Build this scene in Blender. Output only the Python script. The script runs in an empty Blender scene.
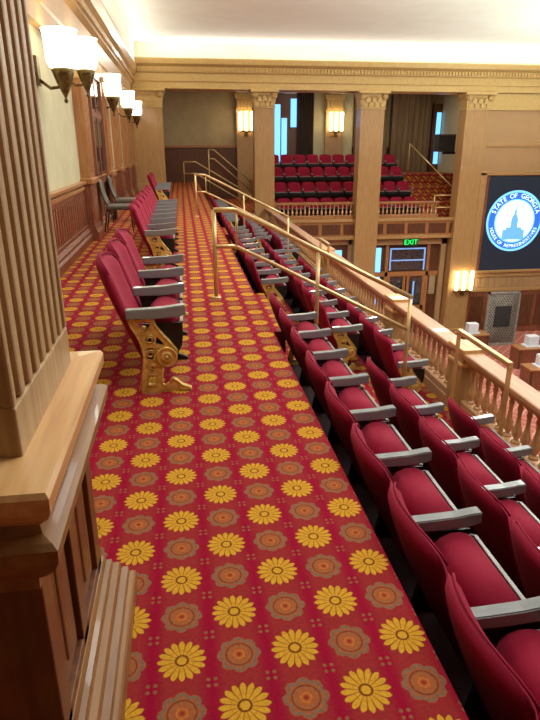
import bpy, bmesh, math, random
from mathutils import Vector, Matrix
random.seed(7)
S = bpy.context.scene
COL = S.collection
PI = math.pi

# ------------------------------------------------------------------ helpers
def lin(r, g, b):
    f = lambda c: (c/255/12.92) if c/255 <= .04045 else ((c/255+.055)/1.055)**2.4
    return (f(r), f(g), f(b), 1)

class NV:                                   # little expression builder for math nodes
    def __init__(s, t, sock): s.t, s.s = t, sock
    def _m(s, op, *o):
        n = s.t.nodes.new('ShaderNodeMath'); n.operation = op
        for i, v in enumerate((s,)+o):
            if isinstance(v, NV): s.t.links.new(v.s, n.inputs[i])
            else: n.inputs[i].default_value = v
        return NV(s.t, n.outputs[0])
    def __add__(s, o): return s._m('ADD', o)
    def __sub__(s, o): return s._m('SUBTRACT', o)
    def __mul__(s, o): return s._m('MULTIPLY', o)
    def __truediv__(s, o): return s._m('DIVIDE', o)
    def fn(s, op, *o): return s._m(op, *o)
    def step(s, a, b):                      # smoothstep a->b gives 0->1
        n = s.t.nodes.new('ShaderNodeMapRange'); n.interpolation_type = 'SMOOTHSTEP'
        s.t.links.new(s.s, n.inputs[0]); n.inputs[1].default_value = a; n.inputs[2].default_value = b
        return NV(s.t, n.outputs[0])

def mixc(t, fac, a, b):
    n = t.nodes.new('ShaderNodeMix'); n.data_type = 'RGBA'
    if isinstance(fac, NV): t.links.new(fac.s, n.inputs[0])
    else: n.inputs[0].default_value = fac
    for i, v in ((6, a), (7, b)):
        if isinstance(v, tuple): n.inputs[i].default_value = v
        else: t.links.new(v, n.inputs[i])
    return n.outputs[2]

def newmat(name):
    m = bpy.data.materials.new(name); m.use_nodes = True
    return m, m.node_tree, m.node_tree.nodes['Principled BSDF']

def noise(t, scale, stretch=(1, 1, 1), detail=4, coord='Object'):
    tc = t.nodes.new('ShaderNodeTexCoord'); mp = t.nodes.new('ShaderNodeMapping')
    mp.inputs['Scale'].default_value = stretch
    t.links.new(tc.outputs[coord], mp.inputs[0])
    n = t.nodes.new('ShaderNodeTexNoise'); n.inputs['Scale'].default_value = scale; n.inputs['Detail'].default_value = detail
    t.links.new(mp.outputs[0], n.inputs['Vector'])
    return NV(t, n.outputs[0])

def basic(name, c1, c2=None, rough=.5, metal=0, scale=8, stretch=(1, 1, 1), bump=0, coat=0, sheen=0, spec=None):
    m, t, b = newmat(name)
    c2 = c2 or c1
    nz = noise(t, scale, stretch)
    t.links.new(mixc(t, nz.step(.3, .7), lin(*c1), lin(*c2)), b.inputs['Base Color'])
    b.inputs['Roughness'].default_value = rough; b.inputs['Metallic'].default_value = metal
    b.inputs['Coat Weight'].default_value = coat
    if spec is not None: b.inputs['Specular IOR Level'].default_value = spec
    if sheen:
        b.inputs['Sheen Weight'].default_value = sheen; b.inputs['Sheen Tint'].default_value = lin(255, 120, 140)
        b.inputs['Sheen Roughness'].default_value = .45
    if bump:
        bn = t.nodes.new('ShaderNodeBump'); bn.inputs['Strength'].default_value = bump; bn.inputs['Distance'].default_value = .01
        t.links.new(nz.s, bn.inputs['Height']); t.links.new(bn.outputs[0], b.inputs['Normal'])
    return m

def emit(name, c, strength, base=(240, 235, 220)):
    m, t, b = newmat(name)
    b.inputs['Base Color'].default_value = lin(*base)
    b.inputs['Emission Color'].default_value = lin(*c); b.inputs['Emission Strength'].default_value = strength
    return m

def carpet_material(name, dim=1.0):
    m, t, b = newmat(name)
    g = t.nodes.new('ShaderNodeNewGeometry'); sp = t.nodes.new('ShaderNodeSeparateXYZ')
    t.links.new(g.outputs['Position'], sp.inputs[0])
    X, Y, Z = NV(t, sp.outputs[0]), NV(t, sp.outputs[1]), NV(t, sp.outputs[2])
    X = X+Z; Y = Y+Z
    nz = noise(t, 90, (1, 1, 1), 2)
    u = (X+.08)/.196; v = (Y-1.55)/.2
    iu = u.fn('ROUND'); iv = v.fn('ROUND')
    fu = (u-iu)*.196; fv = (v-iv)*.2
    par = (iu+iv).fn('FLOORED_MODULO', 2.0)
    r = (fu*fu+fv*fv).fn('SQRT'); a = fv.fn('ARCTAN2', fu)
    rn = r+(nz-.5)*.006
    # background : crimson with soft rust columns behind the flowers
    halo = (fu.fn('ABSOLUTE')).step(.098, .045)
    bg = mixc(t, halo*.55, lin(150, 10, 46), lin(148, 60, 42))
    # corner quatrefoils
    cu = (u-(u-.5).fn('ROUND')-.5).fn('ABSOLUTE')*.196; cv = (v-(v-.5).fn('ROUND')-.5).fn('ABSOLUTE')*.2
    qd = ((cu-.012).fn('POWER', 2.0)+(cv-.012).fn('POWER', 2.0)).fn('SQRT')
    bg = mixc(t, qd.step(.009, .004), bg, lin(140, 96, 58))
    # yellow daisy : two layers of petals
    pet = (a*8.0).fn('COSINE').fn('ABSOLUTE')
    R = pet*.021+.062
    daisy = (rn-R).step(.003, -.003)
    groove = (pet.step(.5, .1))*(r.step(.02, .03))
    ycol = mixc(t, groove*.85, lin(208, 158, 46), lin(140, 70, 28))
    ycol = mixc(t, (r-.042).fn('ABSOLUTE').step(.006, .0)*.35, ycol, lin(196, 112, 20))
    ycol = mixc(t, (rn-.0205).fn('ABSOLUTE').step(.006, .002), ycol, lin(120, 62, 22))
    # brown rosette medallion
    lob = (a*4.0).fn('COSINE').fn('ABSOLUTE')
    R2 = lob*.012+.064
    med = (rn-R2).step(.003, -.003)
    mc = mixc(t, (rn-(R2-.009)).fn('ABSOLUTE').step(.006, .001), lin(158, 94, 54), lin(112, 102, 92))
    mc = mixc(t, (rn-.045).fn('ABSOLUTE').step(.005, .001)*(.8), mc, lin(112, 48, 34))
    mc = mixc(t, (rn-(lob*.006+.024)).step(.003, -.002), mc, lin(164, 92, 48))
    mc = mixc(t, (rn-.017).fn('ABSOLUTE').step(.004, .001), mc, lin(196, 112, 48))
    mc = mixc(t, rn.step(.010, .006), mc, lin(150, 50, 36))
    ca = mixc(t, daisy, bg, ycol); cb = mixc(t, med, bg, mc)
    c = mixc(t, par.step(.4, .6), ca, cb)
    c = mixc(t, nz.step(.3, .75)*.25, c, lin(70, 14, 22))
    t.links.new(c, b.inputs['Base Color'])
    b.inputs['Roughness'].default_value = .95; b.inputs['Specular IOR Level'].default_value = .1
    bn = t.nodes.new('ShaderNodeBump'); bn.inputs['Strength'].default_value = .25; bn.inputs['Distance'].default_value = .004
    t.links.new(nz.s, bn.inputs['Height']); t.links.new(bn.outputs[0], b.inputs['Normal'])
    return m

M = {}
M['carpet'] = carpet_material('patterned_carpet')
M['riser_and_shade'] = basic('dark_riser_and_seat_shade', (52, 12, 18), (40, 8, 14), .9)
M['velvet'] = basic('red_velvet', (146, 8, 46), (138, 6, 42), .8, scale=60, sheen=.12, spec=.25)
M['pan'] = basic('black_seat_pan', (20, 18, 18), (28, 26, 26), .45)
M['rim'] = basic('pan_rim', (150, 145, 138), (120, 116, 110), .4, metal=.4)
M['arm'] = basic('armrest_grey', (138, 143, 143), (126, 131, 131), .28, scale=6, stretch=(1, 6, 6), coat=.7)
M['gilt'] = basic('gilded_iron', (238, 206, 118), (196, 156, 76), .34, metal=.3, scale=25)
M['giltdark'] = basic('gilt_shadowed_back', (74, 50, 22), (52, 34, 16), .6, metal=.2)
M['iron'] = basic('dark_iron', (44, 34, 28), (30, 24, 22), .5, metal=.3)
M['brass'] = basic('brass_rail', (226, 196, 142), (210, 178, 120), .32, metal=.6, scale=5)
M['wood'] = basic('warm_wood', (180, 124, 74), (160, 104, 58), .38, scale=5, stretch=(6, 6, .6), coat=.3)
M['woodtan'] = basic('tan_wood', (188, 146, 94), (174, 132, 80), .4, scale=5, stretch=(6, 6, .6), coat=.25)
M['woodhor'] = basic('rail_wood', (196, 150, 112), (180, 132, 94), .4, scale=5, stretch=(6, .5, 6), coat=.15)
M['wooddark'] = basic('dark_wood', (112, 66, 38), (82, 46, 26), .4, scale=5, stretch=(6, 6, .6), coat=.25)
M['balwood'] = basic('glossy_baluster_wood', (208, 160, 112), (190, 140, 92), .22, scale=5, stretch=(6, 6, .6), coat=.9)
M['woodred'] = basic('reddish_wainscot', (146, 86, 56), (116, 64, 42), .4, scale=5, stretch=(6, 6, .6), coat=.3)
M['pierwood'] = basic('pier_wood', (120, 72, 36), (92, 52, 25), .4, scale=4, stretch=(7, 7, .5), coat=.15)
M['pierhor'] = basic('pier_moulding_wood', (148, 104, 54), (124, 82, 40), .5, scale=4, stretch=(7, .5, 7), coat=.1)
M['pierledge'] = basic('pier_ledge_wood', (222, 178, 118), (200, 150, 92), .35, scale=4, stretch=(7, .5, 7), coat=.3)
M['fluted'] = basic('fluted_wood', (186, 152, 104), (164, 128, 82), .45, scale=4, stretch=(7, 7, .5))
M['cream'] = basic('cream_plaster', (198, 188, 150), (190, 178, 140), .85, scale=3)
M['rearwall'] = basic('beige_plaster', (176, 156, 118), (166, 146, 108), .85, scale=2)
M['tanwall'] = basic('tan_plaster', (180, 142, 98), (177, 138, 95), .7, scale=2)
M['goldtrim'] = basic('gold_painted_trim', (208, 174, 112), (200, 164, 100), .5, scale=12, metal=.15)
M['ceil'] = basic('ceiling_cream', (246, 243, 226), (242, 238, 218), .9, scale=1.5)
M['shade'] = emit('lit_glass_shade', (255, 246, 226), 4.2)
M['tube'] = emit('lit_tube_glass', (255, 232, 178), 9)
M['bronze'] = basic('aged_bronze', (128, 104, 56), (84, 66, 36), .4, metal=.7, scale=20)
M['greyfab'] = basic('grey_vinyl', (98, 92, 78), (84, 78, 66), .5, scale=20)
M['blackmetal'] = basic('black_metal', (26, 24, 24), (34, 32, 30), .4, metal=.4)
M['darkglass'] = basic('dark_glass', (46, 44, 46), (70, 70, 74), .08, coat=1)
M['drape'] = basic('dark_drape', (78, 58, 42), (52, 38, 30), .9, scale=6, stretch=(8, 8, .2))
M['drapetan'] = basic('tan_drape', (150, 122, 86), (96, 76, 54), .9, scale=5, stretch=(8, 8, .1))
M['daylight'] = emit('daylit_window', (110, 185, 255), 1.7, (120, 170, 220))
M['bluesheen'] = emit('painted_glass_sheen', (120, 170, 235), .7, (140, 160, 200))  # blue reflections on the door glass, painted as glowing strips
M['exit'] = emit('exit_green', (20, 230, 90), 2.2, (20, 120, 60))
M['exitbox'] = basic('exit_box', (30, 60, 40), rough=.5)
M['screen'] = emit('dark_screen', (50, 60, 78), .35, (16, 18, 24))
M['sealblue'] = emit('seal_blue', (52, 112, 220), 1.2, (20, 40, 90))
M['sealrim'] = emit('seal_light_rim', (110, 190, 255), 1.6, (90, 130, 190))
M['sealsky'] = emit('seal_pale_sky', (205, 238, 255), 1.5, (200, 220, 240))
M['sealdome'] = emit('seal_dome_blue', (112, 182, 238), 1.1, (60, 100, 160))
M['lattice'] = basic('grey_lattice', (176, 168, 156), (150, 142, 132), .5, metal=.2)
M['lattback'] = basic('lattice_back', (84, 70, 62), (70, 58, 52), .7)
M['whitebox'] = basic('white_box', (232, 236, 242), (222, 226, 234), .5)
M['speaker'] = basic('speaker_cabinet', (48, 46, 46), (60, 58, 56), .6)

def pinkfloor():
    m, t, b = newmat('pink_lattice_carpet')
    g = t.nodes.new('ShaderNodeNewGeometry'); sp = t.nodes.new('ShaderNodeSeparateXYZ'); t.links.new(g.outputs['Position'], sp.inputs[0])
    X, Y = NV(t, sp.outputs[0]), NV(t, sp.outputs[1])
    p = ((X+Y)*2.2).fn('FRACT')-.5; q = ((X-Y)*2.2).fn('FRACT')-.5
    l = p.fn('ABSOLUTE').fn('MINIMUM', q.fn('ABSOLUTE')).step(.10, .05)
    t.links.new(mixc(t, l, lin(176, 92, 82), lin(206, 150, 126)), b.inputs['Base Color']); b.inputs['Roughness'].default_value = .9
    return m
M['pinkfloor'] = pinkfloor()

class MB:
    def __init__(s): s.b = bmesh.new(); s.mats = []; s.cur = 0
    def mat(s, m):
        if m not in s.mats: s.mats.append(m)
        s.cur = s.mats.index(m); return s
    def _fin(s, faces, smooth=False):
        for f in faces: f.material_index = s.cur; f.smooth = smooth
    def box(s, x0, x1, y0, y1, z0, z1, bev=0, mtx=None):
        b = bmesh.new(); bmesh.ops.create_cube(b, size=1)
        bmesh.ops.scale(b, vec=(x1-x0, y1-y0, z1-z0), verts=b.verts)
        bmesh.ops.translate(b, vec=((x0+x1)/2, (y0+y1)/2, (z0+z1)/2), verts=b.verts)
        if bev: bmesh.ops.bevel(b, geom=b.edges[:], offset=bev, segments=2, affect='EDGES', profile=.5)
        if mtx: bmesh.ops.transform(b, matrix=mtx, verts=b.verts)
        return s._merge(b)
    def _merge(s, b, smooth=False):
        b.verts.index_update()
        vs = [s.b.verts.new(v.co) for v in b.verts]
        for f in b.faces:
            try: n = s.b.faces.new([vs[v.index] for v in f.verts])
            except ValueError: continue
            n.material_index = s.cur; n.smooth = smooth or f.smooth
        b.free(); return s
    def prism(s, poly, axis, a0, a1, bev=0):      # poly of 2-D points, extruded along axis
        def P(p, a):
            return {'x': (a, p[0], p[1]), 'y': (p[0], a, p[1]), 'z': (p[0], p[1], a)}[axis]
        b = bmesh.new()
        v0 = [b.verts.new(P(p, a0)) for p in poly]; v1 = [b.verts.new(P(p, a1)) for p in poly]
        n = len(poly)
        e0 = b.faces.new(v0); e1 = b.faces.new(v1[::-1])
        for i in range(n): b.faces.new((v0[i], v1[i], v1[(i+1) % n], v0[(i+1) % n]))
        bmesh.ops.recalc_face_normals(b, faces=b.faces)
        if bev: bmesh.ops.bevel(b, geom=[e for e in e0.edges]+[e for e in e1.edges], offset=bev, segments=2, affect='EDGES')
        return s._merge(b)
    def lathe(s, prof, c=(0, 0, 0), seg=14, axis='z', cap=True):
        b = bmesh.new(); rings = []
        for r, h in prof:
            ring = []
            for k in range(seg):
                a = 2*PI*k/seg; x, y = r*math.cos(a), r*math.sin(a)
                p = {'z': (x, y, h), 'y': (x, h, y), 'x': (h, x, y)}[axis]
                ring.append(b.verts.new((p[0]+c[0], p[1]+c[1], p[2]+c[2])))
            rings.append(ring)
        for i in range(len(rings)-1):
            for k in range(seg):
                f = b.faces.new((rings[i][k], rings[i][(k+1) % seg], rings[i+1][(k+1) % seg], rings[i+1][k])); f.smooth = True
        if cap:
            b.faces.new(rings[0]); b.faces.new(rings[-1])
        bmesh.ops.recalc_face_normals(b, faces=b.faces)
        return s._merge(b)
    def tube(s, pts, r, seg=10, closed=False):
        pts = [Vector(p) for p in pts]; n = len(pts); b = bmesh.new(); rings = []
        for i, p in enumerate(pts):
            if closed: d = pts[(i+1) % n]-pts[i-1]
            elif i == 0: d = pts[1]-pts[0]
            elif i == n-1: d = pts[-1]-pts[-2]
            else: d = (pts[i+1]-p).normalized()+(p-pts[i-1]).normalized()
            d.normalize(); up = Vector((0, 0, 1)) if abs(d.z) < .95 else Vector((0, 1, 0))
            u = d.cross(up).normalized(); w = d.cross(u)
            rr = r[i] if isinstance(r, (list, tuple)) else r
            rings.append([b.verts.new(p+u*(rr*math.cos(2*PI*k/seg))+w*(rr*math.sin(2*PI*k/seg))) for k in range(seg)])
        for i in range(n if closed else n-1):
            A, B = rings[i], rings[(i+1) % n]
            for k in range(seg):
                f = b.faces.new((A[k], A[(k+1) % seg], B[(k+1) % seg], B[k])); f.smooth = True
        if not closed: b.faces.new(rings[0]); b.faces.new(rings[-1])
        bmesh.ops.recalc_face_normals(b, faces=b.faces)
        return s._merge(b)
    def grid(s, fn, nu, nv):                        # smooth sheet
        vs = [[s.b.verts.new(fn(i/nu, j/nv)) for j in range(nv+1)] for i in range(nu+1)]
        for i in range(nu):
            for j in range(nv):
                f = s.b.faces.new((vs[i][j], vs[i+1][j], vs[i+1][j+1], vs[i][j+1])); f.material_index = s.cur; f.smooth = True
        return vs
    def mesh(s, name):
        me = bpy.data.meshes.new(name); s.b.to_mesh(me); s.b.free()
        for m in s.mats: me.materials.append(M[m])
        return me
    def build(s, name, parent=None, loc=None):
        o = bpy.data.objects.new(name, s.mesh(name)); COL.objects.link(o)
        if parent: o.parent = parent
        if loc: o.location = loc
        return o

def mb(m): return MB().mat(m)
def tag(o, label, cat, group=None):
    o['label'] = label; o['category'] = cat
    if group: o['group'] = group
    return o
def thing(name, label, cat, loc=(0, 0, 0), rz=0, group=None):
    o = bpy.data.objects.new(name, None); COL.objects.link(o); o.empty_display_size = .1
    o.location = loc; o.rotation_euler = (0, 0, rz)
    return tag(o, label, cat, group)
def struct(o): o['kind'] = 'structure'; return o
def place(name, me, parent, loc=(0, 0, 0)):
    o = bpy.data.objects.new(name, me); COL.objects.link(o); o.parent = parent; o.location = loc
    return o
ORD = ['', 'first', 'second', 'third', 'fourth', 'fifth', 'sixth', 'seventh', 'eighth', 'ninth', 'tenth', 'eleventh', 'twelfth', 'thirteenth', 'fourteenth', 'fifteenth']

# ------------------------------------------------------------------ setting
F1, F2, F3 = -.80, -1.16, -1.52         # row floors
YF = 24.0                               # colonnade plane
ZC = -6.4                               # chamber floor
f = mb('carpet')
f.box(-1.8, .79, -1.5, 30, -.12, 0)
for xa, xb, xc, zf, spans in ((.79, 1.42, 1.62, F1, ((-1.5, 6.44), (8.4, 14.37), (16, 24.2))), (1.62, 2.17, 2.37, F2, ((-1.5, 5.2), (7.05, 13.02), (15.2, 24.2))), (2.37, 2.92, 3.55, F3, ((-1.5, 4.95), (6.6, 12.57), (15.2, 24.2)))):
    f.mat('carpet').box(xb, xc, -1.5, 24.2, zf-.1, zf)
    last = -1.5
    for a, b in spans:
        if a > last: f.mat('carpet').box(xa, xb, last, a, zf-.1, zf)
        f.mat('riser_and_shade').box(xa, xb, a, b, zf-.1, zf); last = b  # dark strip under the seats, painting in the shade behind the backs
f.mat('carpet')
f.box(.79, 3.55, 24.2, 30, F1-.1, F1)
for (y0, y1), (g0, g1) in (((6.46, 8.38), (5.3, 6.95)), ((14.5, 15.9), (13.1, 14.5))):   # half steps in the stair gaps
    f.box(.79, 1.12, y0, y1, F1, F1+.41); f.box(1.62, 1.86, y0-.3, y1-.7, F2, F2+.18); f.box(2.37, 2.55, g0, g1, F3, F3+.18)
f.mat('riser_and_shade')
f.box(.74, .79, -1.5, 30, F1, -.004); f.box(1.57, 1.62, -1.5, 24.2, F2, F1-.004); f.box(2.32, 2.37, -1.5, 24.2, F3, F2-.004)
struct(f.build('floor'))
struct(mb('pinkfloor').box(3.6, 24, -2, 24.5, ZC-.1, ZC).build('floor'))
f = mb('carpet').box(3.55, 13, 24.2, 30, -1.4, -1.3).box(3.55, 13, 25.6, 30, -1.3, -.70).box(3.55, 13, 26.65, 30, -.70, -.1).box(3.55, 13, 27.7, 30, -.1, .42).box(10.3, 12, 25.3, 25.6, -1.3, -1.0).box(10.3, 12, 26.35, 26.65, -.7, -.4).box(10.3, 12, 27.4, 27.7, -.1, .16)
struct(f.build('floor'))

struct(mb('cream').box(-2.1, -1.8, -1.5, 30, -.1, 5.2).build('wall_left'))
struct(mb('wooddark').box(-2.1, 24, -1.9, -1.6, -6.5, 5.3).build('wall_back'))
w = mb('rearwall').box(-2.1, 20, 30, 30.2, 1.66, 4.6).mat('wooddark').box(-2.1, 20, 29.97, 30.2, -1.4, 1.6)
w.mat('wood').box(-1.8, 20, 29.9, 30, 1.58, 1.68)
struct(w.build('wall_rear'))
struct(mb('tanwall').box(11.9, 24, YF, YF+.3, ZC, 3.64).build('wall_far'))
struct(mb('wooddark').box(3.5, 12, 24.6, 24.8, ZC, -1.3).build('wall_far'))
struct(mb('cream').box(12.9, 13.1, 24.3, 30, -1.3, 4.2).build('wall_right'))
struct(mb('ceil').box(-1.45, 24, -2, YF-.25, 5.12, 5.3).build('ceiling'))
struct(mb('rearwall').box(-1.8, 20, YF+.5, 30, 4.25, 4.4).build('ceiling'))
struct(mb('wood').box(-1.8, 24, YF+.45, YF+.6, 3.6, 5.2).build('trim_3'))
# entablature over the colonnade with dentils
def entab_profile(o):
    return [(0, 3.64), (-.06, 3.64), (-.06, 3.86), (-.1, 3.88), (-.1, 4.14), (-.16, 4.18), (-.16, 4.36), (-.3, 4.44), (-.34, 4.58), (-.34, 4.62), (0, 4.62)]
t = mb('goldtrim').prism([(YF+.45+(p[0] if i in (0, 10) else p[0]-.5), p[1]) for i, p in enumerate(entab_profile(0))], 'x', -1.8, 24)
for k in range(150): t.box(-1.4+k*.13, -1.4+k*.13+.075, YF-.27, YF-.19, 4.22, 4.33)
for k in range(64): t.box(-1.4+k*.3, -1.4+k*.3+.16, YF-.165, YF-.14, 3.94, 4.08)
t.mat('ceil').box(-1.8, 24, YF-.25, YF+.45, 4.62, 5.3)
struct(t.build('trim_1'))
# entablature along the left wall
prof = [(-1.8, 3.1), (-1.68, 3.1), (-1.68, 3.34), (-1.64, 3.36), (-1.64, 3.72), (-1.56, 3.8), (-1.56, 4.0), (-1.46, 4.1), (-1.4, 4.3), (-1.4, 4.36), (-1.8, 4.36)]
t = mb('woodtan').prism(prof, 'y', -1.5, YF+.2)
for k in range(170): t.box(-1.58, -1.5, .2+k*.14, .2+k*.14+.08, 3.86, 3.97)
t.mat('ceil').box(-1.8, -1.45, -1.5, YF+.2, 4.36, 5.3)
struct(t.build('trim_2'))

# left wainscot : dado cap, slatted panels, baseboard
w = mb('woodred').box(-1.8, -1.76, -1.5, 30, 0, 1.0)
for (y0, y1) in ((2.0, 6.6), (7.5, 11.2), (15.7, 17.2), (18.0, 19.8), (20.8, 22.2), (23, 29.6)):
    n = int((y1-y0)/.17)
    for k in range(n):
        yy = y0+(k+.5)*(y1-y0)/n
        w.prism([(yy-.05, .34), (yy+.05, .34), (yy+.05, .78), (yy+.025, .83), (yy, .845), (yy-.025, .83), (yy-.05, .78)], 'x', -1.765, -1.735)
w.mat('wood').box(-1.8, -1.7, -1.5, 30, 1.0, 1.06, .012).box(-1.8, -1.73, -1.5, 30, .9, .97, .01)
w.mat('woodred').box(-1.8, -1.735, -1.5, 30, .24, .29, .01)
struct(w.build('trim_4'))
w = mb('woodred').prism([(-1.8, 0), (-1.66, 0), (-1.66, .12), (-1.69, .15), (-1.69, .19), (-1.73, .24), (-1.8, .24)], 'y', -1.5, 30)
struct(w.build('baseboard_left'))

# dark glazed doors in the left wall
for i, (y0, y1) in enumerate(((12.75, 14.5), (25.0, 26.4)), 1):
    d = mb('wooddark').box(-1.79, -1.71, y0, y1, 0, 2.95)
    d.mat('woodred')
    for yy in (y0, y1): d.box(-1.8, -1.66, yy-.07, yy+.07, 0, 3.05)
    d.box(-1.8, -1.66, y0-.07, y1+.07, 2.95, 3.09); d.box(-1.74, -1.69, (y0+y1)/2-.05, (y0+y1)/2+.05, 0, 2.95); d.box(-1.74, -1.69, y0, y1, .9, 1.05)
    d.box(-1.74, -1.69, y0, y1, 2.2, 2.3)
    o = struct(d.build('door_%d' % i))
    ym = (y0+y1)/2
    for a, b_ in ((y0+.16, ym-.12), (ym+.12, y1-.16)):
        for z0, z1 in ((1.12, 2.14), (2.36, 2.86)): mb('darkglass').box(-1.715, -1.7, a, b_, z0, z1).build('pane', o)

# ------------------------------------------------------------------ pilasters on the left wall
def wall_pilaster(y, w, label):
    t = thing('wall_pilaster', label, 'pilaster', (-1.75, y, 0), 0, 'pilasters along the left wall')
    h = w/2
    mb('woodred').box(-.05, .12, -h-.08, h+.08, .27, 1.0).box(.12, .135, -h+.02, h-.02, .36, .9).build('pedestal', t)
    mb('woodred').prism([(-.05, 0), (.19, 0), (.19, .14), (.16, .2), (.14, .27), (-.05, .27)], 'y', -h-.12, h+.12).build('base_moulding', t)
    mb('wood').box(-.05, .17, -h-.12, h+.12, 1.0, 1.1, .015).build('pedestal_cap', t)
    s = mb('wood').box(-.05, .12, -h, h, 1.1, 2.74)
    for k in range(4): s.box(.12, .132, -h+w*(k+.25)/4, -h+w*(k+.75)/4, 1.2, 2.66)
    s.build('shaft', t)
    c = mb('goldtrim').box(-.05, .14, -h-.02, h+.02, 2.74, 2.8, .01).box(-.05, .13, -h, h, 2.8, 2.98).box(-.05, .2, -h-.07, h+.07, 2.98, 3.1, .012)
    for sy in (-1, 1): c.lathe([(.02, -.03), (.07, -.02), (.07, .02), (.02, .03)], (.15, sy*h*.85, 2.92), 12, 'x')
    for k in range(3): c.prism([(-h+w*k/3+.01, 2.8), (-h+w*(k+1)/3-.01, 2.8), (-h+w*(k+.5)/3, 2.93)], 'x', .12, .17)
    c.build('capital', t)
for y, w, l in ((7.05, .5, 'wooden wall pilaster just beyond the fluted foreground pier'), (11.7, .6, 'wooden wall pilaster on projecting pedestal beside the nearer grey chair'),
                (15.1, .55, 'wooden wall pilaster just past the dark glazed door'), (17.6, .5, 'wooden wall pilaster after the third glowing wall sconce'),
                (20.3, .5, 'wooden wall pilaster just before the last wall sconces'), (22.55, .5, 'wooden wall pilaster nearest the far colonnade corner')):
    wall_pilaster(y, w, l)

# ------------------------------------------------------------------ wall sconces
SHADE = [(.10, 0), (.17, .02), (.2, .09), (.205, .3), (.215, .42), (.225, .46), (.215, .46), (.2, .42), (.19, .1), (.15, .04), (.1, .03)]
sc_me = {}
def sconce(y, label, z=2.42, first=[0]):
    t = thing('wall_sconce', label, 'wall lamp', (-1.8, y, z), 0, 'sconces on the left wall')
    if not sc_me:
        sc_me['arm'] = mb('bronze').box(0, .04, -.08, .08, -.05, .3, .01).tube([(.03, 0, .02), (.16, 0, -.08), (.3, 0, -.06), (.34, 0, .06)], .022).mesh('bracket')
        sc_me['bowl'] = mb('bronze').lathe([(.012, -.30), (.028, -.27), (.012, -.24), (.02, -.22), (.05, -.16), (.1, -.05), (.13, .04), (.15, .1), (.12, .12)], (.34, 0, .04), 16).mesh('bowl')
        sc_me['shade'] = mb('shade').lathe(SHADE, (.34, 0, .15), 20, cap=False).mesh('glass_shade')
    place('bracket', sc_me['arm'], t); place('bowl', sc_me['bowl'], t); place('glass_shade', sc_me['shade'], t)
for y, l in ((8.75, 'glowing glass wall sconce on bronze bowl, nearest the fluted pier'), (10.9, 'glowing glass wall sconce, second along the left wall, before the pilaster by the grey chair'),
             (14.9, 'glowing glass wall sconce, third along the left wall, past the dark door'), (19.2, 'glowing glass wall sconce, fourth along the left wall'),
             (22.6, 'glowing glass wall sconce, farthest along left wall by the colonnade')):
    sconce(y, l, {8.75: 2.44, 10.9: 2.66, 14.9: 2.55, 19.2: 2.55, 22.6: 2.5}[y])

# ------------------------------------------------------------------ foreground pier
t = thing('fluted_pier', 'large fluted wooden pier on panelled pedestal in the left foreground', 'pier', (-.7, 1.45, 0))
L = lambda x0, x1, y0, y1: (x0+.7, x1+.7, y0-1.45, y1-1.45)
p = mb('pierwood').box(*L(-1.1, -.375, 1.12, 1.80), .2, .86)
for y0, y1 in ((1.12, 1.20), (1.42, 1.50), (1.73, 1.81)): p.box(*L(-.38, -.355, y0, y1), .2, .86, .004)
for z0, z1 in ((.2, .27), (.77, .86)): p.box(*L(-.38, -.355, 1.12, 1.81), z0, z1, .004)
p.build('pedestal', t)
for y0, y1 in ((1.2, 1.42), (1.5, 1.73)):
    q = mb('pierwood').box(*L(-.378, -.366, y0+.025, y1-.025), .30, .74, .01)
    q.box(*L(-.376, -.36, y0+.06, y1-.06), .35, .69, .008); q.build('raised_panel', t)
def ring(prof, name, m, y0=1.12, y1=1.82):      # moulding : (x, z) profile run on the aisle side, returned on both ends
    q = mb(m)
    pr = [(p_[0]+.7, p_[1]) for p_ in prof]
    b = bmesh.new(); loops = []
    for px, pz in pr:
        o_ = px-(-.375+.7)
        loops.append([b.verts.new(c) for c in ((-.4-o_*0, y0-1.45-o_, pz), (px, y0-1.45-o_, pz), (px, y1-1.45+o_, pz), (-.4, y1-1.45+o_, pz))])
    for i in range(len(loops)-1):
        for k in range(3): b.faces.new((loops[i][k], loops[i][k+1], loops[i+1][k+1], loops[i+1][k]))
        b.faces.new((loops[i][3], loops[i][0], loops[i+1][0], loops[i+1][3]))
    b.faces.new(loops[0]); b.faces.new(loops[-1][::-1])
    bmesh.ops.recalc_face_normals(b, faces=b.faces)
    q._merge(b); return q.build(name, t)
ring([(-.255, 0), (-.255, .075), (-.262, .085), (-.275, .09), (-.278, .12), (-.30, .135), (-.305, .165), (-.325, .175), (-.33, .20), (-.345, .21), (-.352, .235), (-.375, .24)], 'base_moulding', 'pierhor')
ring([(-.375, .72), (-.352, .735), (-.35, .765), (-.325, .79), (-.30, .82), (-.287, .85), (-.285, .88), (-.297, .892), (-.318, .90), (-.325, .93)], 'cap_moulding', 'pierhor')
ring([(-.34, .915), (-.318, .925), (-.30, .945), (-.29, .965), (-.288, 1.0), (-.295, 1.012), (-.375, 1.014)], 'ledge', 'pierledge')
s = mb('fluted').box(*L(-1.1, -.395, 1.2, 1.79), 1.0, 4.3).box(*L(-1.1, -.372, 1.19, 1.80), 1.0, 1.13, .006)
n = 8; pitch = .60/n
for k in range(n+1):
    yc = 1.195+k*pitch
    s.box(*L(-.4, -.372, max(1.19, yc-.021), min(1.80, yc+.021)), 1.13, 4.3, .007)
s.build('fluted_shaft', t)

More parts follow.
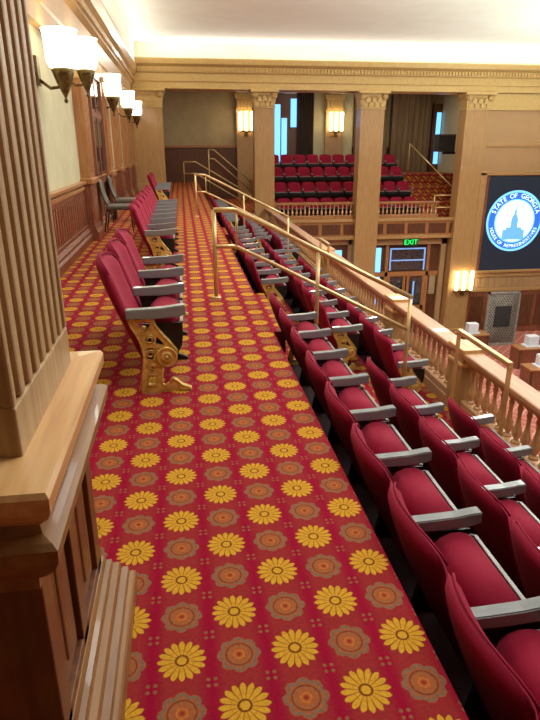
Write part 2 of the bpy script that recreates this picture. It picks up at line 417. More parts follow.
# ------------------------------------------------------------------ theatre seats
PW = .663
def backrest():
    m = MB().mat('velvet'); W = .305
    def cl(v, u):                              # centre line of the back
        au = abs(u); top = .935-.05*au**2.6-.035*au**12
        z = .17+(top-.17)*v; tt = (z-.30)/.65
        return -.13-.27*tt-.02*math.sin(PI*tt)+.065*u*u*max(0, tt)**.7 if tt > 0 else -.13-.27*tt, z
    def side(sgn):
        def fn(a, c):
            u = -1+2*a; v = c; x, z = cl(v, u)
            th = ((1-abs(u)**5)*(1-abs(2*v-1)**7))**.5
            return (x+sgn*(.055 if sgn > 0 else .035)*th, W*u, z)
        return fn
    m.grid(side(1), 16, 12); m.grid(side(-1), 16, 12)
    bmesh.ops.remove_doubles(m.b, verts=m.b.verts, dist=.0005); bmesh.ops.recalc_face_normals(m.b, faces=m.b.faces)
    # welt along the top edge
    m.tube([(cl(.985, -1+2*k/18)[0]+.018, W*.985*(-1+2*k/18), cl(.985, -1+2*k/18)[1]+.004) for k in range(19)], .006, 6)
    return m.mesh('backrest')
def cushion():
    pr = [(-.05, .36), (-.075, .43), (-.065, .49), (-.03, .525), (.02, .545), (.07, .545), (.115, .53), (.147, .505), (.155, .48), (.10, .35), (-.02, .30)]
    return mb('velvet').prism(pr, 'y', -.295, .295, .018).mesh('seat_cushion')
def rim(): return mb('rim').box(.157, .18, -.295, .295, .478, .506, .004).mesh('rim_strip')
def smooth(me):
    for p_ in me.polygons: p_.use_smooth = True
    return me
CH = [(-.10, .50), (.17, .50), (.175, .40), (.165, .33), (.12, .25), (.04, .20), (-.04, .22), (-.08, .34)]
def pan():
    pr = [(.158, .50), (.178, .46), (.17, .36), (.12, .26), (.04, .215), (-.05, .22), (-.06, .29), (.0, .29), (.10, .345), (.15, .46)]
    return mb('pan').prism(pr, 'y', -.29, .29, .006).prism(CH, 'y', -.31, -.297).prism(CH, 'y', .297, .31).mesh('seat_pan')
def armrest():
    pr = [(-.20, .548), (-.20, .612), (-.1, .614), (.05, .62), (.16, .634), (.19, .636), (.20, .63), (.20, .57), (.15, .555), (.0, .545)]
    return mb('arm').prism(pr, 'y', -.034, .034, .006).mesh('armrest')
OUT = [(-.19, .55), (-.175, .50), (-.15, .45), (-.115, .36), (-.10, .28), (-.105, .2), (-.125, .1), (-.145, 0), (.11, 0), (.16, .02), (.215, .008), (.215, .022), (.15, .05), (.115, .085), (.09, .10), (.07, .075), (.04, .048), (.012, .06), (.01, .09), (.02, .15), (.03, .19), (.09, .2), (.125, .24), (.13, .30), (.085, .365), (.04, .42), (-.01, .49), (-.03, .55)]
HOLES = [[(-.055+.034*math.cos(a), .395+.034*math.sin(a)) for a in [k*PI/6 for k in range(12)]],
         [(-.135, .51), (-.11, .45), (-.075, .445), (-.04, .50), (-.07, .53)],
         [(-.08, .33), (-.035, .34), (-.022, .29), (-.04, .24), (-.08, .25)],
         [(-.02, .36), (.02, .35), (.05, .345), (.03, .38), (-.005, .42)],
         [(-.085, .06), (-.075, .13), (-.02, .13), (-.03, .06)],
         [(-.075, .16), (-.07, .22), (-.045, .22), (-.03, .18), (-.04, .155)]]
def plate(polys, th, bev):
    cu = bpy.data.curves.new('plate', 'CURVE'); cu.dimensions = '2D'; cu.fill_mode = 'BOTH'; cu.extrude = th; cu.bevel_depth = bev
    for pl in polys:
        sp = cu.splines.new('POLY'); sp.points.add(len(pl)-1); sp.use_cyclic_u = True
        for q, p_ in zip(sp.points, pl): q.co = (p_[0], p_[1], 0, 1)
    o = bpy.data.objects.new('plate', cu); COL.objects.link(o)
    me = bpy.data.meshes.new_from_object(o.evaluated_get(bpy.context.evaluated_depsgraph_get()))
    bpy.data.objects.remove(o); bpy.data.curves.remove(cu)
    me.transform(Matrix.Rotation(PI/2, 4, 'X'))
    return me
def standard_plain():
    m = mb('iron').prism([(-.16, .55), (-.11, .36), (-.10, .2), (-.14, 0), (.2, 0), (.2, .02), (.09, .07), (.03, .1), (.03, .2), (.11, .27), (.06, .38), (-.02, .55)], 'y', -.018, .018)
    return m.mesh('leg')
def standard_gilt():
    me = plate([OUT]+HOLES, .011, .003); me.name = 'end_standard'
    m = MB(); m.mats = ['gilt']; m.b.from_mesh(me); bpy.data.meshes.remove(me)
    for f_ in m.b.faces: f_.material_index = 0
    m.mat('gilt')
    for s in (-1, 1):
        m.lathe([(.074, 0), (.074, s*.022), (.066, s*.028), (.058, s*.02), (.04, s*.02), (.036, s*.03), (.02, s*.03), (.016, s*.022), (.012, s*.034), (.002, s*.036)], (.056, 0, .265), 24, 'y')
        m.tube([(x, s*.014, z) for x, z in OUT[:8]], .008, 6)
        m.tube([(x, s*.014, z) for x, z in OUT[17:21]], .008, 6); m.tube([(x, s*.014, z) for x, z in OUT[23:28]], .008, 6)
        m.tube([(x, s*.014, z) for x, z in OUT[9:16]], .007, 6)
        for cx, cz, R in ((-.055, .395, .036), (-.055, .29, .03), (.0, .325, .022), (-.09, .47, .02), (-.05, .19, .026)):
            m.tube([(cx+R*(1-.035*k)*math.cos(k*.5), s*.013, cz+R*(1-.035*k)*math.sin(k*.5)) for k in range(20)], .006, 5)
        m.tube([(x, s*.013, z) for x, z in ((-.09, .05), (-.08, .135), (-.015, .135), (-.025, .05))], .006, 5, True)
    return m.mesh('end_standard')
SM = dict(back=backrest(), cushion=smooth(cushion()), pan=pan(), rim=rim(), arm=armrest(), leg=standard_plain(), gilt=standard_gilt())
def seat(x, y, z, label, group, near=False, far=False, rz=0):
    t = thing('theatre_seat', label, 'theatre seat', (x, y, z), rz, group)
    place('backrest', SM['back'], t); place('seat_cushion', SM['cushion'], t); place('rim_strip', SM['rim'], place('seat_pan', SM['pan'], t))
    place('armrest', SM['arm'], t, (0, -PW/2, 0))
    if near: place('end_standard', SM['gilt'], t, (0, -PW/2, 0))['label'] = 'ornate gilded cast iron end standard'
    else: place('leg', SM['leg'], t, (0, -PW/2, 0))
    if far:
        place('armrest', SM['arm'], t, (0, PW/2, 0)); place('end_standard', SM['gilt'], t, (0, PW/2, 0))['label'] = 'ornate gilded cast iron end standard'
    return t
def row(x, z, y0, n, fmt, group, from_far=False):
    for k in range(n):
        i = n-k if from_far else k+1
        seat(x, y0+(k+.5)*PW, z, fmt % ORD[i], group, k == 0, k == n-1)
LX = -.22
row(LX, 0, 3.93, 3, 'red seat, %s from its gilded near end, in the closest block left of the aisle', 'seats left of the aisle')
row(LX-.09, 0, 7.9, 7, 'red seat, %s from the gilded near end, in the middle block left of the aisle', 'seats left of the aisle')
row(LX-.3, 0, 16.6, 3, 'red seat, %s from its gilded near end, in farthest block left of aisle', 'seats left of the aisle')
R1, R2, R3 = 1.285, 2.035, 2.785
row(R1, F1, 6.44-9*PW, 9, 'red seat, %s from the brass stair rail, near block, row against the aisle carpet edge', 'seats of the row beside the aisle', True)
row(R1, F1, 8.4, 9, 'red seat, %s past the nearest stair gap, middle block, row beside the aisle', 'seats of the row beside the aisle')
row(R1, F1, 16.0, 9, 'red seat, %s past the second stair gap, far block, row beside the aisle', 'seats of the row beside the aisle')
row(R2, F2, 5.2-6*PW, 6, 'red seat, %s from the nearest stair, near block of the middle stepped row', 'seats of the middle stepped row', True)
row(R2, F2, 7.05, 9, 'red seat, %s past the nearest stair, middle block of middle stepped row', 'seats of the middle stepped row')
row(R2, F2, 15.2, 10, 'red seat, %s past the second stair, far block of middle stepped row', 'seats of the middle stepped row')
row(R3, F3, 4.95-4*PW, 4, 'red seat, %s from the nearest stair, near block of the row against the balustrade', 'seats of the row by the balustrade', True)
row(R3, F3, 6.6, 9, 'red seat, %s past the nearest stair, middle block of row against the balustrade', 'seats of the row by the balustrade')
row(R3, F3, 15.2, 10, 'red seat, %s past the second stair, far block of row against the balustrade', 'seats of the row by the balustrade')
# far gallery, seats facing the chamber
for (y, z, nm, n) in ((25.15, -1.3, 'lowest', 10), (26.2, -.70, 'middle', 10), (27.25, -.1, 'upper', 10), (28.3, .42, 'topmost', 10)):
    for k in range(n):
        seat(3.95+(k+.5)*.625, y, z, 'red seat, %s from the left, in the %s row of the far gallery' % (ORD[k+1], nm), 'seats of the far gallery', k == 0, k == n-1, -PI/2).scale = (.92, .92, .92)

# ------------------------------------------------------------------ brass handrails
def handrail(Y, label):
    t = thing('handrail', label, 'handrail', (.33, Y, 0), 0, 'brass handrails down the stair gaps')
    zr = lambda x, base: base-.5*max(0, x-.58)
    for base, nm in ((.99, 'top_rail'), (.59, 'lower_rail')):
        pts = [(0, 0, base), (.21, 0, base), (.25, 0, base-.01), (.29, 0, base-.03)]+[(x-.33, -.1*(x-.6), zr(x, base)) for x in (.9, 1.5, 2.1, 2.62)]
        mb('brass').tube(pts, .027 if base > .9 else .022, 12).build(nm, t)
    for x, zf in ((.33, 0), (1.5, F1), (2.6, F3)):
        xx = x-.33; yy = -.1*max(0, x-.6)
        top = zr(x, .99)
        po = mb('brass').tube([(xx, yy, zf+.005), (xx, yy, top)], .024, 12).build('post', t)
        mb('brass').lathe([(.055, 0), (.055, .012), (.03, .025)], (xx, yy, zf), 16).build('flange', po)
    mb('brass').tube([(.25, 0, .59), (.25, 0, .98)], .014, 8).build('short_post', t)
handrail(6.62, 'brass handrail descending the nearest stair gap from the aisle')
handrail(15.0, 'brass handrail descending the second stair gap from the aisle')
t = thing('handrail', 'brass handrail at the far end of the aisle beyond the colonnade', 'handrail', (.12, 27.4, 0), 0, 'brass handrails down the stair gaps')
for base, nm in ((.99, 'top_rail'), (.5, 'lower_rail')):
    mb('brass').tube([(0, 0, base), (.5, 0, base), (.56, 0, base-.02), (3.0, -.3, base-1.45)], .03, 10).build(nm, t)
for x, z in ((0, 0), (2.9, F1)): mb('brass').tube([(x, -.3*x/3, z), (x, -.3*x/3, .98 if x == 0 else -.42)], .026, 10).build('post', t)
t = thing('handrail', 'slim brass stair rail left of the first column in far gallery', 'handrail', (1.3, 29, F1), 0, 'brass handrails down the stair gaps')
for d in (0, -.4): mb('brass').tube([(0, 0, 2.3+d), (.25, 0, 2.28+d), (2.2, 0, .65+d)], .028, 8).build('rail', t)
for x, z in ((0, 2.3), (2.15, .7)): mb('brass').tube([(x, 0, 0), (x, 0, z)], .026, 8).build('post', t)
t = thing('handrail', 'thin brass rail climbing the far gallery steps at right', 'handrail', (10.6, 25.2, -1.2), 0, 'brass handrails down the stair gaps')
mb('brass').tube([(0, 2.6, 2.95), (1.25, .2, 1.1)], .028, 8).build('rail', t)
mb('brass').tube([(0, 2.6, 1.83), (0, 2.6, 2.95)], .025, 8).build('post', t)
mb('brass').tube([(1.25, .2, 0), (1.25, .2, 1.1)], .025, 8).build('post', t)
t = thing('railing', 'square brass guard rail at foot of the far gallery steps', 'railing', (10.6, 24.45, -1.3))
for z in (.48, .98): mb('brass').tube([(0, 0, z), (1.05, 0, z)], .03, 8).build('rail', t)
for x in (0, 1.05): mb('brass').tube([(x, 0, 0), (x, 0, .98)], .03, 8).build('post', t)
def guard(y0, y1, label):
    t = thing('guard_rail', label, 'guard rail', (3.12, y0, F3), 0, 'brass guard rails before the balustrade')
    h = 1.17
    mb('brass').box(-.03, .03, 0, y1-y0, h-.05, h, .01).build('top_rail', t)
    for y in (0, y1-y0): mb('brass').box(-.022, .022, y-.022 if y else 0, y+.022 if not y else y, 0, h-.05).build('post', t)
guard(5.0, 6.15, 'brass guard rail on posts before the balustrade, at foot of nearest stair')
guard(12.6, 13.4, 'brass guard rail on posts before the balustrade, at foot of second stair')

# ------------------------------------------------------------------ balustrades
def balmesh(h):
    pr = [(.05, 0), (.05, .04), (.028, .06), (.024, .09), (.045, .16), (.055, .22), (.05, .30), (.03, .45), (.022, .58), (.024, .72), (.034, .80), (.024, .84), (.03, .89), (.048, .93), (.048, 1)]
    return mb('balwood').lathe([(r, z*h) for r, z in pr], (0, 0, 0), 10).mesh('baluster')
BX, BT = 3.36, -.68
t = thing('balustrade', 'long wooden balustrade beside the lowest row of seats, running down the gallery', 'balustrade', (BX, 3, F3))
zb = BT-F3
mb('woodhor').box(-.13, .12, -1, 20.95, zb-.07, zb, .02).box(-.09, .08, -1, 20.95, zb-.12, zb-.07, .01).build('top_rail', t)
mb('woodhor').box(-.09, .09, -1, 20.95, .13, .22, .012).box(-.11, .11, -1, 20.95, 0, .13).build('bottom_rail', t)
news = (6.38, 8.85, 13.7, 21.9)
for y in news:
    mb('woodtan').box(-.12, .12, -.17+y-3, .17+y-3, .13, zb).mat('pierledge').box(-.15, .15, -.2+y-3, .2+y-3, zb-.02, zb+.045, .012).box(-.14, .13, -.19+y-3, .19+y-3, zb-.19, zb-.14, .01).build('newel_post', t)
ys = [y for y in [2.2+k*.17 for k in range(127)] if all(abs(y-n) > .22 for n in news)]
bm_ = balmesh(zb-.12-.22)
for y in ys[:98]: place('baluster', bm_, t, (0, y-3, .22))
if ys[98:]:
    m = mb('woodhor')
    for y in ys[98:]: m.lathe([(.05, .22), (.028, .26), (.055, .33), (.022, .5), (.048, .7), (.048, zb-.12)], (0, y-3, 0), 8)
    o = m.build('baluster_run', t); o['kind'] = 'stuff'
fas = mb('woodtan').box(3.44, 3.6, -1, 23.95, -2.5, F3-.001)
struct(fas.build('trim_5'))

bm2 = balmesh(.42)
def far_bal(x0, x1, label):
    t = thing('balustrade', label, 'balustrade', (x0, YF+.25, -1.2), 0, 'balustrades of the far gallery')
    w = x1-x0
    mb('wood').box(0, w, -.12, .12, .58, .67, .012).build('top_rail', t)
    mb('wood').box(0, w, -.12, .12, 0, .14, .01).build('bottom_rail', t)
    n = int(w/.17)
    for k in range(n): place('baluster', bm2, t, ((k+.5)*w/n, 0, .15))
far_bal(3.64, 6.98, 'wooden balustrade of far gallery between the left and middle columns')
far_bal(8.02, 10.7, 'wooden balustrade of far gallery between the middle and right columns')
fa = mb('wood').box(3.5, 12, YF+.12, YF+.4, -2.02, -1.22)
fa.mat('woodtan').box(3.5, 12, YF+.05, YF+.14, -1.32, -1.2, .01).box(3.5, 12, YF+.05, YF+.14, -2.05, -1.92, .01)
fa.mat('wooddark')
for k in range(9): fa.box(3.8+k*.93, 3.8+k*.93+.78, YF+.1, YF+.13, -1.84, -1.42)
struct(fa.build('trim_6'))
struct(mb('rearwall').box(3.55, 13, YF+.4, 24.7, -2.05, -1.3).build('ceiling'))

# ------------------------------------------------------------------ columns of the far colonnade
def column(x, label, w=.86, zb=ZC):
    t = thing('column', label, 'column', (x, YF, zb), 0, 'square columns of the far colonnade')
    h = w/2; H = 3.64-zb
    mb('woodtan').box(-h, h, -.12, .5, .3, H-.62).build('shaft', t)
    mb('woodtan').box(-h-.08, h+.08, -.2, .52, 0, .3, .03).build('base', t)
    c = mb('goldtrim').box(-h-.03, h+.03, -.15, .5, H-.64, H-.58, .01).prism([(-h, H-.58), (h, H-.58), (h+.04, H-.3), (h+.12, H-.1), (-h-.12, H-.1), (-h-.04, H-.3)], 'y', -.14, .5)
    c.box(-h-.15, h+.15, -.3, .5, H-.1, H, .02)
    for s in (-1, 1):
        c.lathe([(.02, -.26), (.11, -.25), (.12, -.2), (.11, -.12)], (s*h*.92, 0, H-.2), 14, 'y')
        c.tube([(s*(h*.92+.075*(1-.045*k)*math.cos(k*.55)), -.26, H-.2+.075*(1-.045*k)*math.sin(k*.55)) for k in range(18)], .014, 6)
        c.tube([(s*(.1+.05*(1-.05*k)*math.cos(k*.6)), -.2, H-.22+.05*(1-.05*k)*math.sin(k*.6)) for k in range(14)], .012, 6)
    for r_, (n, zz, hh) in enumerate(((4, H-.57, .2), (3, H-.42, .2))):
        for k in range(n):
            xc = -h+w*(k+.5)/n if r_ == 0 else -h+w*(k+1)/4
            c.prism([(xc-.09, zz), (xc+.09, zz), (xc+.07, zz+hh*.7), (xc, zz+hh), (xc-.07, zz+hh*.7)], 'y', -.19-.03*r_, -.1, .01)
    c.build('capital', t)
    return t
column(-1.15, 'square pilaster with gold capital where the left wall meets far colonnade', 1.1, 0)
column(3.24, 'square tan column with gold capital at the end of left balustrade', .78)
column(7.5, 'square tan column with gold capital in middle of far gallery', .95)
column(11.85, 'square tan column with gold capital beside the lit seal screen', 1.0)

# ------------------------------------------------------------------ far gallery back wall
def rear_pilaster(x, label):
    t = thing('rear_pilaster', label, 'pilaster', (x, 29.85, F1), 0, 'pilasters on the far gallery back wall')
    mb('woodtan').box(-.42, .42, -.2, -.01, 0, 3.95).build('shaft', t)
    c = mb('goldtrim').box(-.46, .46, -.26, -.01, 3.95, 4.05).box(-.42, .42, -.24, -.01, 4.05, 4.55).box(-.5, .5, -.32, -.01, 4.55, 4.75, .02).box(-.46, .46, -.27, -.01, 4.9, 5.07)
    for k in range(5): c.box(-.4+k*.17, -.4+k*.17+.1, -.29, -.2, 4.1, 4.45, .02)
    c.build('capital', t)
rear_pilaster(3.12, 'tan pilaster on far back wall carrying the left three-tube sconce')
rear_pilaster(7.42, 'tan pilaster on far back wall carrying the middle three-tube sconce')
tube_me = mb('tube').lathe([(.05, 0), (.07, .03), (.075, .8), (.06, .84)], (0, 0, 0), 12).mesh('glass_tube')
def tube_sconce(x, y, z, label, n=3, gap=.27):
    t = thing('tube_sconce', label, 'wall lamp', (x, y, z), 0, 'three-tube wall sconces')
    w = (n-1)*gap/2
    mb('bronze').box(-w-.05, w+.05, -.1, .1, -.06, 0, .015).box(-.08, .08, 0, .1, -.25, -.02, .02).build('bracket', t)
    for k in range(n): place('glass_tube', tube_me, t, (-w+k*gap, -.03, 0))
tube_sconce(3.12, 29.4, 2.32, 'lit three-tube sconce on back wall behind the left column')
tube_sconce(7.45, 29.4, 2.32, 'lit three-tube sconce on back wall between the left and middle columns')
tube_sconce(12.0, YF-.26, -4.3, 'lit tube sconce low on the right column beside the seal screen', 3, .34)
w_ = mb('cream').box(6.45, 7.0, 29.85, 29.97, .8, 4.2).box(7.84, 8.4, 29.85, 29.97, .8, 4.2)
struct(w_.build('wall_rear'))
# windows and drapes
wn = struct(mb('wooddark').box(4.35, 6.4, 29.8, 29.99, .3, 4.1).build('window_1'))
mb('daylight').box(4.52, 4.8, 29.76, 29.79, .8, 3.5).build('pane', wn); mb('daylight').box(4.86, 5.12, 29.76, 29.79, .8, 2.9).build('pane', wn)
mb('daylight').box(5.3, 5.58, 29.76, 29.79, 2.5, 3.75).build('pane', wn)
wn = struct(mb('wooddark').box(12.45, 13.0, 29.75, 29.97, .3, 3.6).build('window_2'))
mb('daylight').box(12.62, 12.84, 29.7, 29.74, .8, 3.2).build('pane', wn)
def drape(x0, x1, m, label):
    n = 40
    b = mb(m); w = x1-x0
    top = [(x0+w*k/n, 29.62+.05*math.sin(k*1.15)) for k in range(n+1)]
    b.prism(top+[(x1, 29.75), (x0, 29.75)], 'z', .43, 4.1)
    o = b.build('drape'); tag(o, label, 'curtain', 'drapes of the far gallery'); return o
drape(5.62, 6.4, 'drape', 'dark brown drape beside the blue daylit window behind left column')
drape(8.45, 10.1, 'drapetan', 'wide tan and brown drape on back wall right of the middle column')
drape(10.3, 12.3, 'drapetan', 'long tan drape on back wall near the narrow lit window')
t = thing('loudspeaker', 'dark box loudspeaker on wall bracket left of the right column', 'loudspeaker', (11.95, 27, 1.3))
mb('speaker').box(-.4, .4, -.25, .25, .1, .85, .02).build('cabinet', t)
mb('rim').box(-.36, .36, -.27, -.25, .8, .84).build('trim_strip', t); mb('blackmetal').box(-.06, .95, -.05, .05, 0, .1).build('bracket', t)

# door below the far gallery
d = struct(mb('tanwall').box(7.9, 8.12, 24.35, 24.62, ZC, -2.1).box(11.08, 11.3, 24.35, 24.62, ZC, -2.1).box(7.9, 11.3, 24.35, 24.62, -2.35, -2.1).build('door_3'))
for x0, x1, s in ((8.75, 9.6, 1), (9.66, 10.5, -1)):
    lf = mb('wooddark').box(x0, x1, 24.5, 24.58, ZC, -3.75)
    lf.mat('wood').box(x0, x0+.12, 24.46, 24.5, ZC, -3.75).box(x1-.12, x1, 24.46, 24.5, ZC, -3.75).box(x0, x1, 24.46, 24.5, -5.3, -5.1)
    lf.build('door_leaf', d)
    mb('darkglass').box(x0+.14, x1-.14, 24.47, 24.49, -5.05, -3.85).build('pane', d)
    mb('brass').tube([((x1-.06) if s > 0 else (x0+.06), 24.42, -5.3), ((x1-.06) if s > 0 else (x0+.06), 24.42, -4.9)], .02, 8).build('door_handle', d)
q = mb('wood').box(8.12, 11.08, 24.45, 24.6, -3.75, -3.55).box(8.62, 8.75, 24.45, 24.6, ZC, -2.35).box(10.5, 10.63, 24.45, 24.6, ZC, -2.35); q.build('door_frame', d)
mb('darkglass').box(8.8, 10.45, 24.5, 24.55, -3.5, -2.5).build('pane', d)
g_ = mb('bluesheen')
g_.box(8.82, 10.43, 24.47, 24.5, -2.58, -2.52).box(8.82, 10.43, 24.47, 24.5, -3.08, -3.03).box(8.82, 8.88, 24.47, 24.5, -3.5, -2.52).box(10.37, 10.43, 24.47, 24.5, -3.5, -2.52); g_.build('pane_sheen', d)
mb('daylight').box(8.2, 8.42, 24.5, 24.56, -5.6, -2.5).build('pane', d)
mb('bluesheen').box(9.95, 10.02, 24.44, 24.46, -5.0, -4.0).build('pane_sheen', d)
q = mb('wooddark').box(10.63, 11.08, 24.52, 24.6, ZC, -2.35).mat('rearwall').box(10.72, 11.0, 24.48, 24.52, -4.6, -3.7).build('side_panel', d)
d = struct(mb('tanwall').box(6.9, 7.1, 24.35, 24.62, ZC, -2.1).box(5.3, 7.1, 24.35, 24.62, -2.3, -2.1).box(5.2, 5.4, 24.35, 24.62, ZC, -2.1).build('door_4'))
mb('wooddark').box(5.4, 6.9, 24.5, 24.58, ZC, -2.3).build('door_leaf', d)
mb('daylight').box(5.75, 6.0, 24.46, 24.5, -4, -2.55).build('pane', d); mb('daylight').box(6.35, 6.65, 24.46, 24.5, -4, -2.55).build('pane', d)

def text(body, size, m, name, parent, loc, rot=(PI/2, 0, 0), extrude=.004):
    cu = bpy.data.curves.new(name, 'FONT'); cu.body = body; cu.size = size; cu.align_x = 'CENTER'; cu.align_y = 'CENTER'; cu.extrude = extrude
    o = bpy.data.objects.new(name, cu); COL.objects.link(o)
    me = bpy.data.meshes.new_from_object(o.evaluated_get(bpy.context.evaluated_depsgraph_get()))
    bpy.data.objects.remove(o); bpy.data.curves.remove(cu)
    me.materials.clear(); me.materials.append(M[m])
    o = bpy.data.objects.new(name, me); COL.objects.link(o); o.parent = parent; o.location = loc; o.rotation_euler = rot
    return o
t = thing('exit_sign', 'small green lit EXIT sign above the dark double doors', 'exit sign', (9.63, YF+.3, -2.4))
mb('exitbox').box(-.3, .3, -.05, .05, -.02, .34, .015).build('housing', t)
text('EXIT', .3, 'exit', 'lettering', t, (0, -.055, .16))

# ------------------------------------------------------------------ right part of far wall : mouldings, screen, wainscot
r = mb('woodtan').box(12.3, 24, YF-.05, YF, 1.62, 1.74, .01).box(12.3, 24, YF-.06, YF, -3.8, -3.62, .01).box(12.3, 24, YF-.12, YF, -4.45, -4.3, .02)
r.mat('goldtrim').box(12.35, 24, YF-.07, YF, 3.0, 3.1, .01).box(12.35, 24, YF-.05, YF, 3.1, 3.6)
r.mat('woodred').box(12.3, 24, YF-.06, YF, ZC, -4.45)
r.mat('tanwall')
for k in range(40): r.box(12.45+k*.28, 12.45+k*.28+.14, YF-.04, YF, -4.25, -3.85)
r.mat('wooddark')
for k in range(14): r.box(12.5+k*.8, 12.5+k*.8+.62, YF-.08, YF-.05, -6.1, -4.65)
struct(r.build('trim_7'))
SX, SZ, SR = 14.05, -1.38, 1.25
t = thing('wall_screen', 'large dark wall screen glowing with a round blue seal', 'screen', (SX, YF-.06, -3.5))
z0 = SZ+3.5
mb('screen').box(-1.38, 1.6, -.06, .05, 0.02, 3.95).build('panel', t)
mb('woodtan').box(-1.78, -1.5, -.1, .06, -.08, 4.12, .02).mat('woodred').box(-1.5, -1.38, -.09, .05, -.02, 4.0).mat('woodtan').box(-1.78, 2.1, -.1, .06, 4.0, 4.14, .02).box(-1.78, 2.1, -.1, .06, -.1, .02, .02).box(1.6, 2.1, -.1, .06, 0, 4.1).build('frame', t)
def ring_flat(m, r0, r1, y, name):
    b = mb(m); n = 56
    if r0 == 0: b.lathe([(r1, y), (r1, y-.006)], (0, 0, z0), n, 'y')
    else:
        bb = bmesh.new(); A = []
        for rr, yy in ((r0, y), (r1, y), (r1, y-.006), (r0, y-.006)):
            A.append([bb.verts.new((rr*math.cos(2*PI*k/n), yy, z0+rr*math.sin(2*PI*k/n))) for k in range(n)])
        for i in range(4):
            for k in range(n): bb.faces.new((A[i][k], A[i][(k+1) % n], A[(i+1) % 4][(k+1) % n], A[(i+1) % 4][k]))
        bmesh.ops.recalc_face_normals(bb, faces=bb.faces); b._merge(bb)
    return b.build(name, t)
ring_flat('sealblue', 0, SR, -.062, 'seal_disc')
ring_flat('sealrim', SR-.06, SR+.03, -.07, 'outer_ring'); ring_flat('sealrim', .86, .92, -.07, 'inner_ring')
ring_flat('sealsky', 0, .86, -.07, 'seal_centre')
def arc_text(body, rad, a0, a1, flip, size):
    n = len(body)
    for i, ch in enumerate(body):
        if ch == ' ': continue
        a = a0+(a1-a0)*i/(n-1)
        o = text(ch, size, 'sealsky', 'letter', t, (rad*math.cos(a), -.075, z0+rad*math.sin(a)), (PI/2, 0, 0))
        th = a-PI/2 if not flip else a+PI/2
        o.rotation_euler = (Matrix.Rotation(-th, 3, 'Y') @ Matrix.Rotation(PI/2, 3, 'X')).to_euler()
R_ = math.radians
arc_text('STATE OF GEORGIA', 1.06, R_(158), R_(22), False, .27)
arc_text('HOUSE OF REPRESENTATIVES', 1.06, R_(198), R_(342), True, .2)
dm = mb('sealdome')
zz = z0-.78
dm.box(-.5, .5, -.085, -.076, zz, zz+.42).box(-.36, .36, -.085, -.076, zz+.42, zz+.52)
for k in range(7): dm.box(-.45+k*.14, -.41+k*.14, -.09, -.085, zz+.05, zz+.38)
dm.box(-.16, .16, -.085, -.076, zz+.52, zz+.72)
dm.prism([(.16*math.cos(a), zz+.72+.36*math.sin(a)) for a in [PI*k/14 for k in range(15)]], 'y', -.085, -.076)
dm.box(-.05, .05, -.085, -.076, zz+1.05, zz+1.22).prism([(-.03, zz+1.22), (.03, zz+1.22), (0, zz+1.5)], 'y', -.085, -.076)
dm.build('dome_emblem', t)

# ------------------------------------------------------------------ chamber floor
t = thing('lattice_screen', 'tall grey lattice panel with dark centre standing on the chamber floor', 'lattice panel', (13.1, 22.2, ZC))
mb('lattice').box(-.72, -.64, -.05, .05, 0, 2.35).box(.64, .72, -.05, .05, 0, 2.35).box(-.72, .72, -.05, .05, 2.27, 2.35).box(-.72, .72, -.05, .05, 0, .12).build('frame', t)
mb('lattback').box(-.64, .64, .01, .04, .1, 2.3).build('backing', t)
lt = mb('lattice')
def clip_line(c, s):
    pts = []
    for k in range(2):
        pass
    x0, x1 = -.64, .64
    za, zb_ = c+s*x0, c+s*x1
    lo, hi = .12, 2.27
    def xat(z): return (z-c)/s
    xs = sorted([x0, x1, xat(lo), xat(hi)])
    a_, b_ = xs[1], xs[2]
    m_ = (a_+b_)/2
    if lo <= c+s*m_ <= hi and x0 <= m_ <= x1: return (a_, c+s*a_), (b_, c+s*b_)
for k in range(-8, 34):
    for s_ in (1.3, -1.3):
        seg = clip_line(k*.15-.7, s_)
        if seg and abs(seg[0][0]-seg[1][0]) > .03: lt.tube([(seg[0][0], -.01+.012*(s_ > 0), seg[0][1]), (seg[1][0], -.01+.012*(s_ > 0), seg[1][1])], .022, 5)
lt.build('lattice', t)
mb('speaker').box(-.36, .36, -.07, -.03, .85, 1.75, .01).build('centre_panel', t)
def desk(x, y, label, blabel, w=1.3, box=True):
    t = thing('desk', label, 'desk', (x, y, ZC), 0, 'desks on the chamber floor')
    mb('wood').box(-w/2, w/2, -.35, .35, .76, .82, .015).build('desktop', t)
    mb('woodred').box(-w/2+.05, w/2-.05, -.3, -.26, .05, .76).build('front_panel', t)
    for s in (-1, 1): mb('woodred').box(s*(w/2-.05)-.04, s*(w/2-.05)+.04, -.3, .3, 0, .76).build('side_panel', t)
    if box:
        b = thing('white_box', blabel, 'box', (x, y, ZC+.82), 0, 'white boxes on the chamber desks')
        mb('whitebox').box(-.3, .3, -.2, .2, 0, .05, .01).build('base_tray', b)
        mb('whitebox').box(-.22, .22, -.16, .16, .05, .42, .02).build('box_body', b)
desk(11.5, 21.6, 'wooden desk before the lattice panel, left side of chamber floor', 'white box on the desk left of the lattice panel')
desk(13.0, 19.7, 'wooden desk right of the lattice panel on chamber floor', 'white box on the desk right of the lattice panel')
desk(12.2, 17.6, 'wooden desk nearest the balustrade on the chamber floor', 'white box on the desk nearest the balustrade')
desk(14.6, 20.6, 'wooden desk by the wainscot at the right edge of chamber', '', 1.4, False)

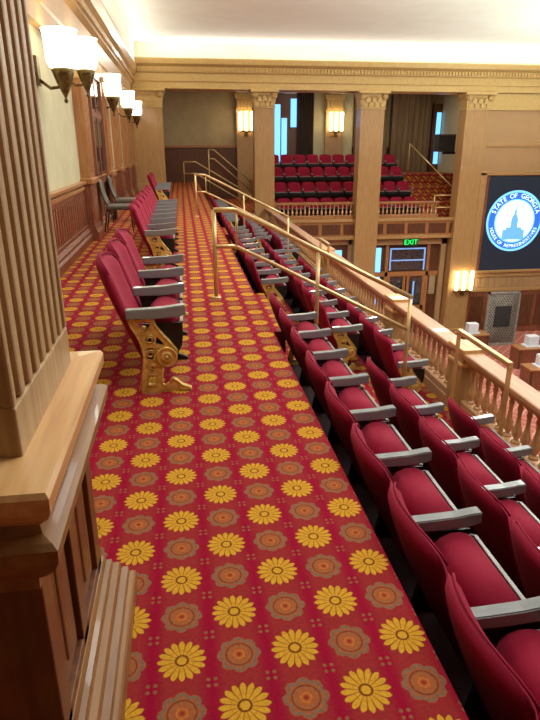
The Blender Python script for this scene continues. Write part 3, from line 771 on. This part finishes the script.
# ------------------------------------------------------------------ grey side chairs by the left wall
def side_chair(x, y, rz, label):
    t = thing('side_chair', label, 'chair', (x, y, 0), rz, 'grey chairs by the left wall')
    m = mb('greyfab').box(-.24, .27, -.25, .25, .43, .52, .03); m.build('seat', t)
    b = MB().mat('greyfab')
    def sd(s):
        def fn(a, c):
            u = -1+2*a; v = c; wz = .245*(1-.18*v**3); z = .50+.52*v-.06*abs(u)**2.5*v
            th = ((1-abs(u)**6)*(1-abs(2*v-1)**8))**.5
            return (-.22-.13*v+.03*u*u-.03*math.sin(PI*v)+s*.028*th, wz*u, z)
        return fn
    b.grid(sd(1), 12, 10); b.grid(sd(-1), 12, 10)
    bmesh.ops.remove_doubles(b.b, verts=b.b.verts, dist=.0005); bmesh.ops.recalc_face_normals(b.b, faces=b.b.faces)
    b.build('backrest', t)
    for sx, sy in ((.24, 1), (.24, -1), (-.22, 1), (-.22, -1)):
        mb('blackmetal').tube([(sx, sy*.21, .44), (sx+(.03 if sx > 0 else -.08), sy*.22, 0)], .014, 8).build('leg', t)
side_chair(-1.3, 12.72, 0, 'grey padded chair with black legs, nearer of the two by left wall')
side_chair(-1.3, 14.3, 0, 'grey padded chair with black legs, farther of the two by left wall')

# ------------------------------------------------------------------ lights
def area(name, loc, sx, sy, e, c=(.97, 1, 1), rot=(0, 0, 0)):
    l = bpy.data.lights.new(name, 'AREA'); l.shape = 'RECTANGLE'; l.size = sx; l.size_y = sy; l.energy = e; l.color = c
    o = bpy.data.objects.new(name, l); COL.objects.link(o); o.location = loc; o.rotation_euler = rot; return o
# cove lights lying on the cornices, shining up at the ceiling
area('cove_far', (9, YF-.36, 4.7), 20, .15, 330, (.97, 1, .96), rot=(PI+1.2, 0, 0))
area('cove_left', (-1.36, 12, 4.45), .12, 22, 130, (.97, 1, .96), rot=(0, PI+1.0, 0))
# unseen area lights added overhead to brighten chamber and gallery
for x, y, e in ((6.5, 3.5, 190), (6.5, 9.5, 220), (7.5, 15, 250), (13, 9, 200), (13, 16, 240), (1.2, 2.5, 100), (1.0, 8, 120), (.8, 13.5, 100)):
    area('overhead_fill', (x, y, 5.08), 1.6, 1.6, e)
for x in (1, 6, 10.5): area('gallery_fill', (x, 27.2, 4.2), 1.2, .8, 42, (1, .95, .82))  # unseen fill added under the soffit to lift the far gallery
for x, y, e in ((13.5, 17, 460), (9.5, 10, 980)): area('ceiling_upfill', (x, y, .6), 2.5, 2.5, e, (.82, 1, .97), (PI, 0, 0))  # unseen upward fill, added out of view to brighten the ceiling
W = bpy.data.worlds.new('World'); S.world = W; W.use_nodes = True
bg = W.node_tree.nodes['Background']; bg.inputs[0].default_value = (1, 1, 1, 1); bg.inputs[1].default_value = .22

# ------------------------------------------------------------------ camera
cam = bpy.data.cameras.new('camera'); co = bpy.data.objects.new('camera', cam); COL.objects.link(co); S.camera = co
cam.sensor_fit = 'VERTICAL'; cam.sensor_height = 24; cam.lens = 585/720*24; cam.clip_start = .02; cam.clip_end = 200
fp, H, VX = 585., 146., 180.
p_ = math.atan((360-H)/fp); yaw = math.atan((270-VX)/math.hypot(fp, 360-H))
co.location = (0, 0, 1.65); co.rotation_euler = (PI/2-p_, 0, -yaw)
S.view_settings.view_transform = 'Standard'; S.view_settings.look = 'None'; S.view_settings.gamma = 1
S.view_settings.exposure = 0.0
